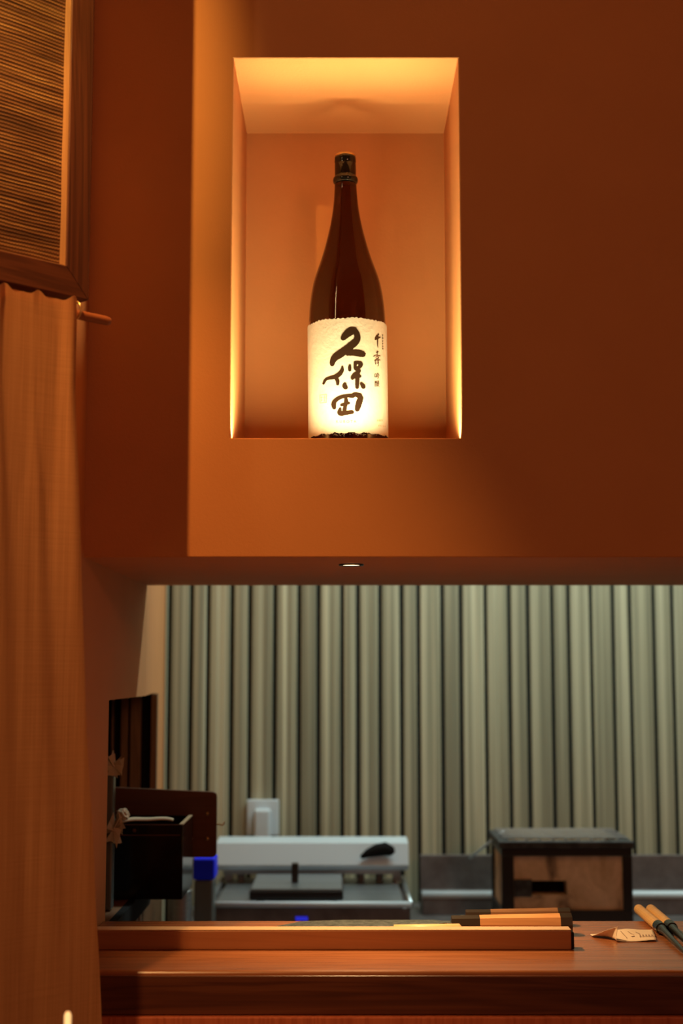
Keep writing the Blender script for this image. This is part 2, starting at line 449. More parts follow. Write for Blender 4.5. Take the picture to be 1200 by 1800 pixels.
# ------------------------------------------------------------------ knives behind the bar (local x along the knife, butt at +x)
def knife(name, label, px_butt, px_neck, px_tip, Y, hr, wood_m, ferrule, cap, blade_w, yaw=0, zlift=0, tilt=0, group=None, drop=0):
    xb = atY(px_butt, 1630, Y).x; xn = atY(px_neck, 1630, Y).x; xt = atY(px_tip, 1630, Y).x
    t_ = thing(name, label, 'knife', (xn, Y, ZC+zlift), group, (0, -tilt, yaw))
    L = xb-xn; f = ferrule; c = cap
    def sec(a, e, r0, r1, rough_m, nm, bev=False):
        n = 8 if wood_m != 'light_handle_wood' else 14
        pts = [(a, 0, hr), ((a+e)/2, 0, hr), (e, 0, hr)]
        rr = [(r0*.92, r0), ((r0+r1)/2*.92, (r0+r1)/2), (r1*.92, r1)]
        if bev: pts += [(e+.003, 0, hr)]; rr += [(r1*.7, r1*.7)]
        obj(nm, tube(bmesh.new(), pts, rr, n), rough_m, t_, smooth=(n == 14))
    if f: sec(0, f, hr*.78, hr*.82, 'knife_ferrule', 'ferrule')
    sec(f, L-c, hr*.83, hr*(.99 if c else .93), wood_m, 'handle', bev=not c)
    if c: sec(L-c, L, hr*.985, hr, 'knife_ferrule', 'butt_cap')
    bl = xn-xt; bm = bmesh.new()
    # blade lying on its side: spine toward the kitchen, edge toward the bar
    out = [(0, .006), (-.02, blade_w*.5), (-bl*.62, blade_w*.5), (-bl*.86, blade_w*.26), (-bl, -blade_w*.42), (-bl*.8, -blade_w*.5), (-.02, -blade_w*.5), (-.015, -.006)]
    hi = [bm.verts.new((x, y, hr-drop + (.0016 if y > -.008 else .0003))) for x, y in out]
    lo = [bm.verts.new((x, y, hr-drop - (.0016 if y > -.008 else .0003))) for x, y in out]
    bm.faces.new(hi); bm.faces.new(lo[::-1])
    for i in range(len(out)):
        j = (i+1) % len(out); bm.faces.new((hi[i], hi[j], lo[j], lo[i]))
    obj('blade', bm, 'blade_steel', t_)
    obj('tang', B(-.006, f*.5+.01, -.004, .004, hr-.0015, hr+.0015), 'blade_steel', t_)
    return t_
knife('kitchen_knife', 'kitchen knife with pale wooden handle lying right behind the wooden bar', 807, 692, 545, YBAR+.055, .0112, 'light_handle_wood', 0, 0, .030, group='knives behind the wooden bar')
knife('kitchen_knife', 'long kitchen knife with orange wooden handle, black collar and black butt', 1004, 793, 487, YBAR+.100, .0136, 'handle_wood', .036, .015, .042, group='knives behind the wooden bar')
knife('kitchen_knife', 'kitchen knife with dark brown wooden handle at the kitchen edge of the counter', 1001, 818, 640, YBAR+.165, .0118, 'dark_handle_wood', .033, .016, .020, drop=.0085, group='knives behind the wooden bar')

# ------------------------------------------------------------------ receipt and plating chopsticks
cor = {'l': atZ(1037, 1645, ZC), 'bl': atZ(1072, 1655, ZC), 'br': atZ(1152, 1653, ZC), 'tr': atZ(1146, 1636, ZC), 'tl': atZ(1064, 1643, ZC)}
a0, a1, b0, b1 = atZ(1052, 1657, ZC), atZ(1153, 1655.5, ZC), atZ(1036, 1644.5, ZC), atZ(1147, 1637, ZC)
bm = bmesh.new(); NU, NV = 26, 10; g = {}
for i in range(NU+1):
    for j in range(NV+1):
        u, v = i/NU, j/NV
        p = (a0.lerp(a1, u)).lerp(b0.lerp(b1, u), v)
        h = .0006 + .0030*math.sin(u*math.pi)**2*v + .0008*(1+math.sin(u*8+v*3))
        cl = max(0, .30 - math.hypot(u, v*.45)); h += cl*.055; sh = cl*.085
        h += .0035*max(0, u-.75)*v*4*.5
        jag = .0014*(random.random()-.5) if i in (0, NU) else 0
        g[i, j] = bm.verts.new((p.x + sh + jag, p.y + sh*.35 + (random.random()-.5)*(.0012 if j in (0, NV) else 0), ZC + max(h, .0005)))
for i in range(NU):
    for j in range(NV): bm.faces.new((g[i, j], g[i+1, j], g[i+1, j+1], g[i, j+1]))
pos = {k_: v_.co.copy() for k_, v_ in g.items()}
rc = obj('paper_slip', bm, 'receipt_paper', smooth=True); tag(rc, 'torn slip of printed paper curling up on the counter', 'paper')
sd = rc.modifiers.new('solid', 'SOLIDIFY'); sd.thickness = .0003; sd.offset = 1
bm = bmesh.new()
def onpaper(u, v):
    i, j = min(int(u*NU), NU-1), min(int(v*NV), NV-1); fu, fv = u*NU-i, v*NV-j
    p = pos[i, j].lerp(pos[i+1, j], fu).lerp(pos[i, j+1].lerp(pos[i+1, j+1], fu), fv); return p + Vector((0, 0, .0009))
def inkline(pts, wv):
    for (u0, v0), (u1, v1) in zip(pts, pts[1:]):
        p, q = onpaper(u0, v0), onpaper(u1, v1); d = (q-p); n = Vector((-d.y, d.x, 0)).normalized()*wv
        quad(bm, p-n, q-n, q+n, p+n)
inkline([(.52, .25), (.50, .5), (.47, .85)], .0005)
inkline([(.60, .35), (.66, .38)], .0012); inkline([(.58, .75), (.62, .55), (.66, .5)], .0005); inkline([(.70, .7), (.76, .5)], .0005)
for k in range(5):
    u = .74+.05*k
    inkline([(u, .25), (u+.012, .45)], .0005); inkline([(u+.012, .45), (u+.026, .25)], .0005); inkline([(u, .25), (u+.026, .25)] if k % 2 else [(u+.005, .3), (u+.022, .3)], .0004)
obj('print', bm, 'receipt_ink', rc)

def chopstick(label, pxa, pya, pxb, pyb, pxc, pyc):
    a, b_, c = atZ(pxa, pya, ZC+.008), atZ(pxb, pyb, ZC+.008), atZ(pxc, pyc, ZC+.006)
    d = (c-a).normalized(); far = a + d*.33
    far.z = ZC+.0022; 
    t_ = thing('plating_chopstick', label, 'chopstick', tuple(a), 'plating chopsticks on the counter')
    mk = lambda nm, pts, rad, mt: obj(nm, tube(bmesh.new(), [Vector(p)-a for p in pts], rad, 16), mt, t_, smooth=False)
    mk('handle', [a, a+d*.002, b_-d*.001, b_], [.0058, .0068, .0072, .0070], 'bamboo')
    mk('ferrule', [b_, b_+d*.003, b_+d*.022, b_+d*.024], [.0073, .0075, .0072, .006], 'black_gloss')
    mk('shaft', [b_+d*.024, b_+d*.035, far], [.0058, .0044, .0016], 'chopstick_steel')
    return t_
chopstick('metal plating chopstick with bamboo handle, lying beside the paper slip', 1122, 1598, 1156, 1627, 1200, 1668)
chopstick('metal plating chopstick with bamboo handle, the one farther from the paper slip', 1143, 1598, 1175, 1626, 1204, 1652)

# ------------------------------------------------------------------ recessed downlight in the soffit
dlp = atZ(617, 991.5, ZS)
dl = thing('recessed_downlight', 'small black-rimmed recessed downlight in the underside of the wall', 'downlight', (dlp.x, dlp.y, ZS))
bm = bmesh.new(); n = 40
prof = [(.0125, -.0006), (.0135, -.0022), (.0165, -.0024), (.0170, -.0003)]
lathe(bm, prof, n, caps=False); obj('trim_ring', bm, 'black_metal', dl, smooth=True)
obj('lens', lathe(bmesh.new(), [(.0126, -.0004), (.0126, -.0012)], n), 'downlight_glow', dl)
light('SPOT', 'downlight_beam', (dlp.x, dlp.y, ZS-.006), 21, (1.0, .64, .28), (dlp.x+.10, dlp.y-.05, ZC), spot_size=R(98), spot_blend=1.0, shadow_soft_size=.012)

# ------------------------------------------------------------------ bottle in the niche
YBT = YW + .126
rows = [(770, 69.2), (764, 69.6), (755, 69.6), (600, 69.2), (560, 67.0), (543, 66.0), (526, 64.0), (508, 61), (491, 57), (474, 50.8), (457, 44.4), (439, 38.7), (422, 34), (405, 29.6), (388, 26), (371, 22.9), (353, 21), (336, 19.8), (325, 19.2)]
neck = [(323.5, 19.3), (321, 21.4), (317.5, 22.2), (314, 21.6), (311.5, 19.4)]
def bz(py, hw):
    p = atY(607, py, YBT); return hw/F*pxw(p), p.z - NZ0
bott = thing('sake_bottle', 'large brown glass bottle with a cream calligraphy label standing in the niche', 'bottle', (atY(612.5, 765, YBT).x, YBT, NZ0), None, (0, R(-.62), 0))
zbase = bz(770, 1)[1]
prof = [(.020, .004), (.030, .001), (.046, .0005), (.0505, .003), (.0525, .007)] + [bz(*q) for q in rows[1:]]
prof = [p for i, p in enumerate(prof) if i < 5 or p[1] > .012]
# smooth interpolation of the shoulder
bm = bmesh.new(); lathe(bm, prof + [bz(*q) for q in neck[:1]], 72)
body = obj('glass_body', bm, 'brown_glass', bott, smooth=True)
ss = body.modifiers.new('sub', 'SUBSURF'); ss.levels = 1; ss.render_levels = 2
capr = neck + [(309, 18.9), (290, 18.9), (288.3, 18.2), (286.5, 18.9), (283, 19.0), (279.5, 18.6), (277, 18.6)]
obj('cap', lathe(bmesh.new(), [bz(*q) for q in capr], 48), 'cap_plastic', bott, smooth=True, bevel=0)
zt_ = bz(277, 18.6)
obj('cap_top', lathe(bmesh.new(), [(zt_[0]*.99, zt_[1]), (zt_[0]*1.0, zt_[1]+.0022), (zt_[0]*.93, zt_[1]+.0036), (zt_[0]*.85, zt_[1]+.003)], 48), 'gold', bott, smooth=True)

# label: wrapped sheet with ragged deckle edges. Coordinates of its marks: 6.316 per pixel from (520, 540)
RB = bz(680, 69.3)[0]
def lab(cx, cy, off=.0009):
    s = max(-.999, min(.999, (cx-585)/437)); th = math.asin(s)
    p = atY(600, cy/6.316+540, YBT - RB*math.cos(th))
    r = RB + off
    return Vector((r*math.sin(th), -r*math.cos(th), p.z - NZ0))
ztop = lab(585, 118).z; zbot = lab(585, 1392).z
bm = bmesh.new(); NT, NZ = 120, 40; g = {}
for i in range(NT+1):
    th = R(-104 + 208*i/NT)
    jt = .0006*math.sin(i*1.7)+.0011*(random.random()-.5)+.0005*math.sin(i*.21); jb = .0015*(random.random()-.5)+.0007*math.sin(i*.5+2)
    for j in range(NZ+1):
        f = j/NZ; zz = zbot+jb + (ztop+jt-zbot-jb)*f; r = RB+.0005+.00012*random.random()
        g[i, j] = bm.verts.new((r*math.sin(th), -r*math.cos(th), zz))
for i in range(NT):
    for j in range(NZ): bm.faces.new((g[i, j], g[i+1, j], g[i+1, j+1], g[i, j+1]))
label_o = obj('label', bm, 'washi', bott, smooth=True); label_o['label'] = 'cream fibrous paper label with brush calligraphy'

def catmull(pts, n=7):
    P = [pts[0]] + list(pts) + [pts[-1]]; out = []
    for i in range(1, len(P)-2):
        for k in range(n):
            t = k/n; q = []
            for d in range(3):
                p0, p1, p2, p3 = P[i-1][d], P[i][d], P[i+1][d], P[i+2][d]
                q.append(.5*((2*p1)+(-p0+p2)*t+(2*p0-5*p1+4*p2-p3)*t*t+(-p0+3*p1-3*p2+p3)*t**3))
            out.append(q)
    out.append(list(pts[-1])); return out
layer = [0]
def stroke(bm, pts, n=7):
    layer[0] += 1; off = .0009 + .00002*(layer[0] % 12)
    s = catmull(pts, n); rows_ = []
    # rounded brush ends
    def direction(i):
        a, c = s[max(i-1, 0)], s[min(i+1, len(s)-1)]; dx, dy = c[0]-a[0], c[1]-a[1]; l = math.hypot(dx, dy) or 1; return dx/l, dy/l
    d0, d1 = direction(0), direction(len(s)-1)
    ext = [[s[0][0]-d0[0]*s[0][2]*.38, s[0][1]-d0[1]*s[0][2]*.38, s[0][2]*.45]] + s + [[s[-1][0]+d1[0]*s[-1][2]*.38, s[-1][1]+d1[1]*s[-1][2]*.38, s[-1][2]*.45]]
    s = ext
    for i, (x, y, wv) in enumerate(s):
        dx, dy = direction(i); wv = wv*1.22*(1+.10*(random.random()-.5)) if wv > 14 else wv*1.15
        rows_.append([bm.verts.new(lab(x - dy*wv/2*k, y + dx*wv/2*k, off)) for k in (-1, 0, 1)])
    for a, c in zip(rows_, rows_[1:]):
        for k in (0, 1): bm.faces.new((a[k], a[k+1], c[k+1], c[k]))
def glyph(name, strokes, mat='ink', n=7):
    bm = bmesh.new()
    for s in strokes: stroke(bm, s, n)
    return obj(name, bm, mat, label_o)
glyph('brush_character', [
    [(533, 352, 46), (560, 318, 62), (610, 275, 72), (655, 262, 66)],
    [(660, 242, 34), (680, 290, 52), (690, 335, 56), (672, 385, 62), (620, 430, 66), (560, 480, 72), (500, 522, 74), (450, 558, 66), (425, 600, 52), (416, 640, 40)],
    [(575, 505, 60), (640, 508, 58), (705, 515, 62), (755, 528, 54)]])
glyph('brush_character', [
    [(526, 655, 14), (522, 700, 34), (492, 745, 42), (440, 775, 38), (380, 788, 30), (345, 805, 26), (322, 850, 22)],
    [(458, 785, 34), (474, 820, 34), (474, 860, 26)],
    [(606, 645, 22), (604, 675, 30), (604, 706, 26)],
    [(655, 622, 26), (690, 620, 30), (724, 628, 34), (718, 655, 34), (690, 682, 28)],
    [(664, 625, 26), (662, 660, 30), (668, 690, 30), (704, 705, 30), (690, 728, 34), (655, 750, 34), (636, 775, 34), (630, 800, 28)],
    [(636, 780, 34), (680, 772, 34), (718, 770, 26)],
    [(690, 742, 40), (684, 800, 38), (682, 850, 36), (680, 898, 32)],
    [(722, 845, 26), (740, 872, 40), (750, 896, 36)],
    [(552, 845, 26), (548, 872, 42), (562, 900, 38)]])
glyph('brush_character', [
    [(470, 1022, 34), (440, 1045, 40), (430, 1080, 44), (436, 1122, 34)],
    [(448, 1030, 34), (500, 1002, 36), (570, 985, 32), (630, 985, 40), (660, 970, 40), (712, 992, 54)],
    [(722, 1002, 44), (705, 1045, 54), (690, 1095, 52), (676, 1145, 40)],
    [(558, 1000, 26), (562, 1050, 36), (552, 1100, 34), (540, 1160, 34)],
    [(510, 1088, 28), (550, 1075, 26), (594, 1066, 24)],
    [(500, 1120, 20), (492, 1160, 40), (505, 1182, 44), (560, 1174, 40), (630, 1166, 34)]])
glyph('small_character', [
    [(922, 305, 12), (900, 325, 14), (884, 352, 12)], [(880, 364, 12), (905, 352, 15), (936, 338, 12)],
    [(912, 322, 13), (908, 370, 11), (907, 420, 9), (910, 452, 5)]], 'thin_ink')
glyph('small_character', [
    [(890, 508, 7), (915, 500, 7)], [(902, 490, 7), (902, 530, 7)], [(862, 550, 8), (890, 538, 7), (934, 546, 9)],
    [(884, 560, 7), (908, 552, 6), (915, 568, 8), (890, 578, 6)], [(872, 600, 8), (890, 586, 7), (934, 592, 8)],
    [(884, 590, 8), (878, 612, 7), (884, 638, 8)], [(894, 602, 6), (912, 604, 6), (906, 626, 6), (892, 622, 6)], [(912, 590, 8), (914, 630, 7), (908, 660, 6)]], 'thin_ink')
# gin-jo in a plain thin face
glyph('small_character', [
    [(872, 748, 5), (872, 782, 5)], [(872, 748, 5), (888, 748, 5), (888, 782, 5)], [(872, 778, 5), (888, 778, 5)],
    [(904, 738, 6), (898, 752, 5), (890, 764, 4)], [(904, 738, 6), (912, 752, 5), (922, 762, 5)], [(898, 762, 5), (912, 762, 5)],
    [(894, 776, 5), (914, 774, 5), (908, 790, 5), (902, 800, 4)]], 'thin_ink', 3)
glyph('small_character', [
    [(870, 828, 5), (894, 826, 5)], [(873, 840, 5), (873, 884, 5)], [(873, 840, 5), (892, 840, 5), (892, 884, 5)], [(879, 828, 4), (879, 850, 4)],
    [(886, 828, 4), (886, 850, 4)], [(873, 864, 4), (892, 864, 4)], [(873, 880, 4), (892, 880, 4)],
    [(898, 828, 4), (918, 828, 4)], [(908, 820, 5), (908, 834, 4)], [(898, 842, 4), (918, 842, 4)], [(902, 834, 4), (902, 852, 4)], [(914, 834, 4), (914, 852, 4)],
    [(896, 854, 4), (920, 854, 4)], [(898, 864, 4), (918, 864, 4)], [(904, 866, 4), (900, 886, 4)], [(908, 866, 4), (912, 878, 4), (920, 888, 5)]], 'thin_ink', 3)
bm = bmesh.new()
for k, y in enumerate((318, 350, 382, 410, 440, 468)):
    for s in ([(960, y-5, 4), (970, y-5, 4)], [(965, y-7, 4), (963, y+6, 4)], [(961, y+5, 3), (971, y+4, 3)]): stroke(bm, s, 2)
obj('furigana', bm, 'thin_ink', label_o)
glyph('seal', [[(282, 975, 4), (355, 968, 4)], [(282, 975, 4), (284, 1062, 4)], [(355, 968, 4), (354, 1056, 4)], [(284, 1062, 4), (354, 1056, 4)],
    [(298, 990, 3), (298, 1040, 3)], [(292, 1000, 3), (312, 998, 3)], [(325, 985, 3), (345, 985, 3)], [(322, 1000, 3), (346, 1000, 3)], [(334, 985, 3), (332, 1040, 3)],
    [(322, 1018, 3), (346, 1018, 3)], [(294, 1045, 3), (312, 1030, 3)], [(322, 1042, 3), (346, 1040, 3)]], 'seal_ink', 2)
def text(body, cx0, cx1, cy, mat, name):
    cu = bpy.data.curves.new('t', 'FONT'); cu.body = body; cu.size = 1; cu.resolution_u = 3
    o = bpy.data.objects.new('t', cu); C.objects.link(o)
    bpy.context.view_layer.update()
    me = bpy.data.meshes.new_from_object(o.evaluated_get(bpy.context.evaluated_depsgraph_get()))
    bpy.data.objects.remove(o)
    xs_ = [v.co.x for v in me.vertices]; x0_, x1_ = min(xs_), max(xs_); k = (cx1-cx0)/(x1_-x0_)
    for v in me.vertices:
        v.co = lab(cx0+(v.co.x-x0_)*k, cy - v.co.y*k, .0011)
    me.name = name; me.materials.append(MATS[mat])
    o = bpy.data.objects.new(name, me); C.objects.link(o); o.parent = label_o; return o
text('K U B O T A', 456, 666, 1284, 'pale_ink', 'lettering')
bm = bmesh.new()
for k in range(4):
    x = 892+k*16
    for s in ([(x, 1256, 3), (x+10, 1257, 3)], [(x+5, 1252, 3), (x+5, 1270, 3)], [(x, 1268, 3), (x+10, 1269, 3)]): stroke(bm, s, 2)
for k in range(5):
    x = 905+k*17
    for s in ([(x, 1318+k*2, 3), (x+9, 1319+k*2, 3)], [(x+4, 1312+k*2, 3), (x+4, 1330+k*2, 3)]): stroke(bm, s, 2)
obj('fine_print', bm, 'pale_ink', label_o)
# ragged fibres along the label's lower edge
bm = bmesh.new()
for k in range(46):
    x = 165+random.random()*840; s_ = lab(x, 1400+random.random()*14)
    e = s_ + Vector((random.uniform(-.003, .003), -.0006, random.uniform(-.004, .0005)))
    tube(bm, [s_, (s_+e)/2+Vector((random.uniform(-.0008, .0008), -.0004, 0)), e], .00012, 3)
o = obj('fibre_fringe', bm, 'washi', label_o); o['kind'] = 'stuff'

# ------------------------------------------------------------------ framed woven panel, rod and noren at the left (turned 45 degrees)
P0 = atY(156, 528, 1.54)
TV = Vector((math.sin(R(45)), math.cos(R(45)), 0)); NV_ = Vector((TV.y, -TV.x, 0))   # NV_ faces the room
ROT = math.pi/2 - R(45)          # local +x = TV
def onpan(px, py, off=0):
    q = atP(px, py, P0 + NV_*off, NV_); return (q-P0).dot(TV), q.z
s_in = onpan(117, 468)[0]; z_in = onpan(112, 466)[1]; s_left = -.62; zt_p = ZCEIL - .002
H = zt_p - P0.z; wst = -s_in; wrl = z_in - P0.z
pan = thing('framed_woven_panel', 'dark wooden frame holding woven grass matting above the hanging cloth', 'panel', tuple(P0), None, (0, 0, ROT))
# local: x along panel (right end at 0), -y toward the room, z up from frame bottom
def trap(bm, a, thick=.030):
    f_ = [bm.verts.new((x, 0, z)) for x, z in a]; k_ = [bm.verts.new((x, thick, z)) for x, z in a]
    bm.faces.new(f_); bm.faces.new(k_[::-1])
    for i in range(4): bm.faces.new((f_[i], f_[(i+1) % 4], k_[(i+1) % 4], k_[i]))
    return bm
obj('stile', trap(bmesh.new(), [(0, 0), (0, H), (-wst, H-wrl), (-wst, wrl)]), 'frame_wood', pan, bevel=.0012)
obj('stile', trap(bmesh.new(), [(s_left, 0), (s_left+wst, wrl), (s_left+wst, H-wrl), (s_left, H)]), 'frame_wood', pan, bevel=.0012)
obj('rail', trap(bmesh.new(), [(0, 0), (-wst, wrl), (s_left+wst, wrl), (s_left, 0)]), 'frame_rail_wood', pan, bevel=.0012)
obj('rail', trap(bmesh.new(), [(0, H), (s_left, H), (s_left+wst, H-wrl), (-wst, H-wrl)]), 'frame_rail_wood', pan, bevel=.0012)
obj('lit_inner_trim', B(-wst-.0012, -wst+.0002, .0012, .0125, wrl, H-wrl), 'lit_trim_wood', pan)  # paler than the frame: lamplight on the inner face put into the colour
obj('lit_inner_trim', B(s_left+wst, -wst, .002, .0125, wrl-.0002, wrl+.0012), 'lit_trim_wood', pan)
# matting with a slightly uneven surface
bm = bmesh.new(); NU, NV2 = 30, 60; g = {}
for i in range(NU+1):
    for j in range(NV2+1):
        x = s_left+wst-.004 + (-wst+.004 - (s_left+wst-.004))*i/NU; z = wrl-.004 + (H-2*wrl+.008)*j/NV2
        g[i, j] = bm.verts.new((x, .0118 + .0005*math.sin(i*1.3+j*.7), z))
for i in range(NU):
    for j in range(NV2): bm.faces.new((g[i, j], g[i+1, j], g[i+1, j+1], g[i, j+1]))
obj('woven_matting', bm, 'woven_grass', pan, smooth=True)

# curtain rod, ring
RODN = -.003                       # rod axis is behind the frame's face by this much
rz0 = onpan(110, 548, -RODN)[1]; 
sA, zA = onpan(132, 551, -RODN); sB, zB = onpan(192, 566, -RODN)
zr = (zA+zB)/2
def w3(s, z, y=0): return P0 + TV*s - NV_*y + Vector((0, 0, z - P0.z))
rod = tag(obj('curtain_rod', tube(bmesh.new(), [(-.60-sB, 0, 0), (-.004, 0, 0), (0, 0, 0)], [.0052, .0052, .0044], 20), 'rod_wood', None, smooth=False), 'round reddish wooden rod carrying the hanging cloth', 'rod')
rod.location = w3(sB, zr, RODN); rod.rotation_euler = (0, 0, ROT)
bm = bmesh.new()
ringpts = [(0, .0088*math.cos(a), .0100*math.sin(a)+.0030) for a in [2*math.pi*k/24 for k in range(25)]]
tube(bm, ringpts, .0014, 8, up=(1, 0, 0))
ring = tag(obj('curtain_ring', bm, 'brass', None, smooth=True), 'small brass ring around the wooden rod at the cloth edge', 'ring')
ring.location = w3(sA-.0005, zr+.001, RODN); ring.rotation_euler = (0, 0, ROT+.2)

# noren: right edge traced, folds fade downward
edge_px = [(537, 126), (560, 127), (600, 127), (680, 126), (760, 129), (860, 133), (1000, 137), (1150, 142), (1300, 147), (1400, 153), (1480, 158), (1600, 163), (1700, 169), (1790, 173)]
ed = [onpan(x, y, -RODN) for y, x in edge_px]      # (s, z)
sl = (ed[-1][0]-ed[-3][0])/(ed[-1][1]-ed[-3][1]); ed.append((ed[-1][0]+sl*(-.45), ed[-1][1]-.45))
def edge_s(z):
    for (s0, z0), (s1, z1) in zip(ed, ed[1:]):
        if z >= z1: return s0 + (s1-s0)*min(1, max(0, (z-z0)/(z1-z0)))
    return ed[-1][0]
ztopc = zr + .012; zbotc = ed[-1][1]
bm = bmesh.new(); NU, NV2 = 150, 170; g = {}
def fold(d, k):     # d = distance from right edge, k = 0 top .. 1 bottom
    a = math.exp(-k*4.5)
    return a*(.0034*math.sin(d*135+.4)+.0030*math.sin(d*62+1.2)+.0010*math.sin(d*280)) + (.0022*math.sin(d*42+k*2.0)+.0011*math.sin(d*95+k*5))*(.25+.75*k)
for j in range(NV2+1):
    k = (j/NV2)**1.35; 
    for i in range(NU+1):
        d = .56*(i/NU)**1.15
        zz = ztopc + (zbotc-ztopc)*k + (.0026*math.sin(d*150+.8)+.0018*math.sin(d*310))*math.exp(-k*60)
        es = edge_s(zz)
        y = -.0042 - fold(d, k) - .0015*math.exp(-k*60) + .0035*math.exp(-((k-.0))*90)*0
        y = min(y, -.0056 + .02*max(0, k-.05))      # sleeve hugging the rod
        g[i, j] = bm.verts.new((es - d, y, zz - zr))
for i in range(NU):
    for j in range(NV2): bm.faces.new((g[i, j], g[i+1, j], g[i+1, j+1], g[i, j+1]))
nor = thing('hanging_cloth', 'orange-brown linen door curtain hanging from the wooden rod', 'curtain', tuple(w3(0, zr, RODN)), None, (0, 0, ROT))
obj('cloth', bm, 'linen', nor, smooth=True)
# rod sleeve: back layer of the hem, stitched below the rod
bm = bmesh.new(); g = {}
zh = onpan(80, 588, -RODN)[1]
for i in range(NU+1):
    d = .56*(i/NU)**1.15
    for j in range(9):
        k = j/8; zz = ztopc + (zh-ztopc)*k
        y = .0062*math.sin(math.pi*min(1, k*1.4+.02))-.003 - .5*fold(d, .02)*k
        g[i, j] = bm.verts.new((edge_s(zz)-d-.0004, y, zz-zr))
for i in range(NU):
    for j in range(8): bm.faces.new((g[i, j], g[i+1, j], g[i+1, j+1], g[i, j+1]))
obj('rod_sleeve', bm, 'linen', nor, smooth=True)

# slim lamp in front of the cloth, only its tip in view
lp = atY(119, 1791, 1.30)
lm = thing('stick_lamp', 'slim lamp with a tiny glowing tip in front of the hanging cloth', 'lamp', (lp.x, lp.y, 0))
obj('base', lathe(bmesh.new(), [(.05, 0), (.05, .008), (.012, .014)], 32), 'brass', lm)
obj('stem', lathe(bmesh.new(), [(.004, .012), (.004, lp.z-.014)], 16), 'brass', lm)
obj('bulb', lathe(bmesh.new(), [(.0022, lp.z-.014), (.0030, lp.z-.011), (.0030, lp.z+.003), (.0016, lp.z+.006)], 16), 'bulb_glow', lm, smooth=True)

# ------------------------------------------------------------------ kitchen
ZBN = .745; YBN = 2.62
struct_b = thing('work_bench', 'steel kitchen work bench below the slatted wall', 'bench', (.5, YBN, 0))
child(obj('bench_top', B(-.335, XR-.01, YBN, YB-.016, ZBN-.03, ZBN), 'dark_steel', bevel=.002), struct_b)
for x in (-.30, .6, XR-.06):
    for y_ in (YBN+.03, YB-.07): child(obj('leg', B(x, x+.035, y_, y_+.035, 0, ZBN-.03), 'steel'), struct_b)

# wall socket with plug
YP = YB - .0145
p, q = atY(434, 1405, YP), atY(490, 1472, YP)
so = thing('wall_socket', 'white wall socket with a white plug on the slatted wall', 'socket', ((p.x+q.x)/2, YP, (p.z+q.z)/2))
wx, hz = (q.x-p.x)/2, (p.z-q.z)/2
obj('plate', B(-wx, wx, -.009, 0, -hz+.004, hz), 'white_plastic', so, bevel=.003)
pl = obj('plug', B(-wx*.5, wx*.5, -.042, -.009, -hz-.002, hz*.55), 'white_plastic', so, bevel=.006, seg=3)
obj('cord', tube(bmesh.new(), [(0, -.03, -hz), (.002, -.03, -hz-.02), (.004, -.02, -hz-.10), (.004, -.012, -hz-.16)], .0035, 10), 'white_plastic', so, smooth=True)

# steel cooker: deck, back ledge with controls, flat black hob on it
YD0 = 2.86; zd = atY(540, 1587, YD0).z
xa, xb = atY(360, 1588, YD0).x, atY(727, 1588, YD0).x
ck = thing('steel_cooker', 'low stainless steel cooker with pale control ledge along its back', 'cooker', ((xa+xb)/2, YD0, ZBN))
def cb_(nm, x0, x1, y0, y1, z0, z1, mt, bev=.002, par=ck):
    o = obj(nm, B(x0, x1, y0, y1, z0, z1), mt, bevel=bev); child(o, ck); return o
YD1 = 3.22
cb_('body', xa+.006, xb-.006, YD0+.012, YD1, ZBN, zd-.012, 'dark_steel')
cb_('deck', xa+.02, xb-.02, YD0+.01, YD1, zd-.012, zd-.003, 'steel')
child(obj('front_rim', tube(bmesh.new(), [(xa+.004, YD0+.006, zd-.004), (xb-.004, YD0+.006, zd-.004)], .0062, 12), 'white_plastic', smooth=True), ck)
for x in (xa+.006, xb-.006):
    child(obj('side_rim', tube(bmesh.new(), [(x, YD0+.006, zd-.004), (x, YD1, zd-.004)], .006, 12), 'steel', smooth=True), ck)
YL = 3.12
p, q = atY(379, 1482, YL), atY(718, 1522, YL)
bm = bmesh.new()
pr = [(YL, q.z), (YL+.012, p.z), (YL+.09, p.z+.004), (YL+.09, q.z-.01), (YL+.02, q.z-.012)]
va = [bm.verts.new((p.x, y_, z_)) for y_, z_ in pr]; vb = [bm.verts.new((q.x, y_, z_)) for y_, z_ in pr]
bm.faces.new(va); bm.faces.new(vb[::-1])
for i in range(5): bm.faces.new((va[i], va[(i+1) % 5], vb[(i+1) % 5], vb[i]))
child(obj('control_ledge', bm, 'white_plastic', bevel=.002), ck)
p2, q2 = atY(392, 1524, YL+.02), atY(700, 1537, YL+.02)
cb_('ledge_underside', p2.x, q2.x, YL+.022, YL+.08, q2.z, p2.z-.002, 'steel')
for x in (xa+.05, xa+.10, xb-.10, xb-.06):
    child(obj('bolt', lathe(bmesh.new(), [(.008, 0), (.008, q2.z-zd+.004)], 14, (x, YL+.045, zd-.003)), 'dark_steel'), ck)
cb_('back_post', xa+.012, xa+.03, YL+.05, YL+.075, zd-.004, q.z, 'steel'); cb_('back_post', xb-.03, xb-.012, YL+.05, YL+.075, zd-.004, q.z, 'steel')
p = atY(406, 1493, YL-.001)
child(obj('switch', B(p.x-.008, p.x+.008, YL-.006, YL+.01, p.z-.014, p.z+.016), 'black_gloss', bevel=.003), ck)
p = atY(431, 1501, YL)
child(obj('dial', lathe(bmesh.new(), [(.0065, 0), (.0062, .004), (.005, .005)], 20), 'grey_mark'), ck)
dd = ck.children[-1]; dd.matrix_parent_inverse = Matrix(); dd.location = p - ck.location + Vector((0, .006, 0)); dd.rotation_euler = (R(80), 0, 0)
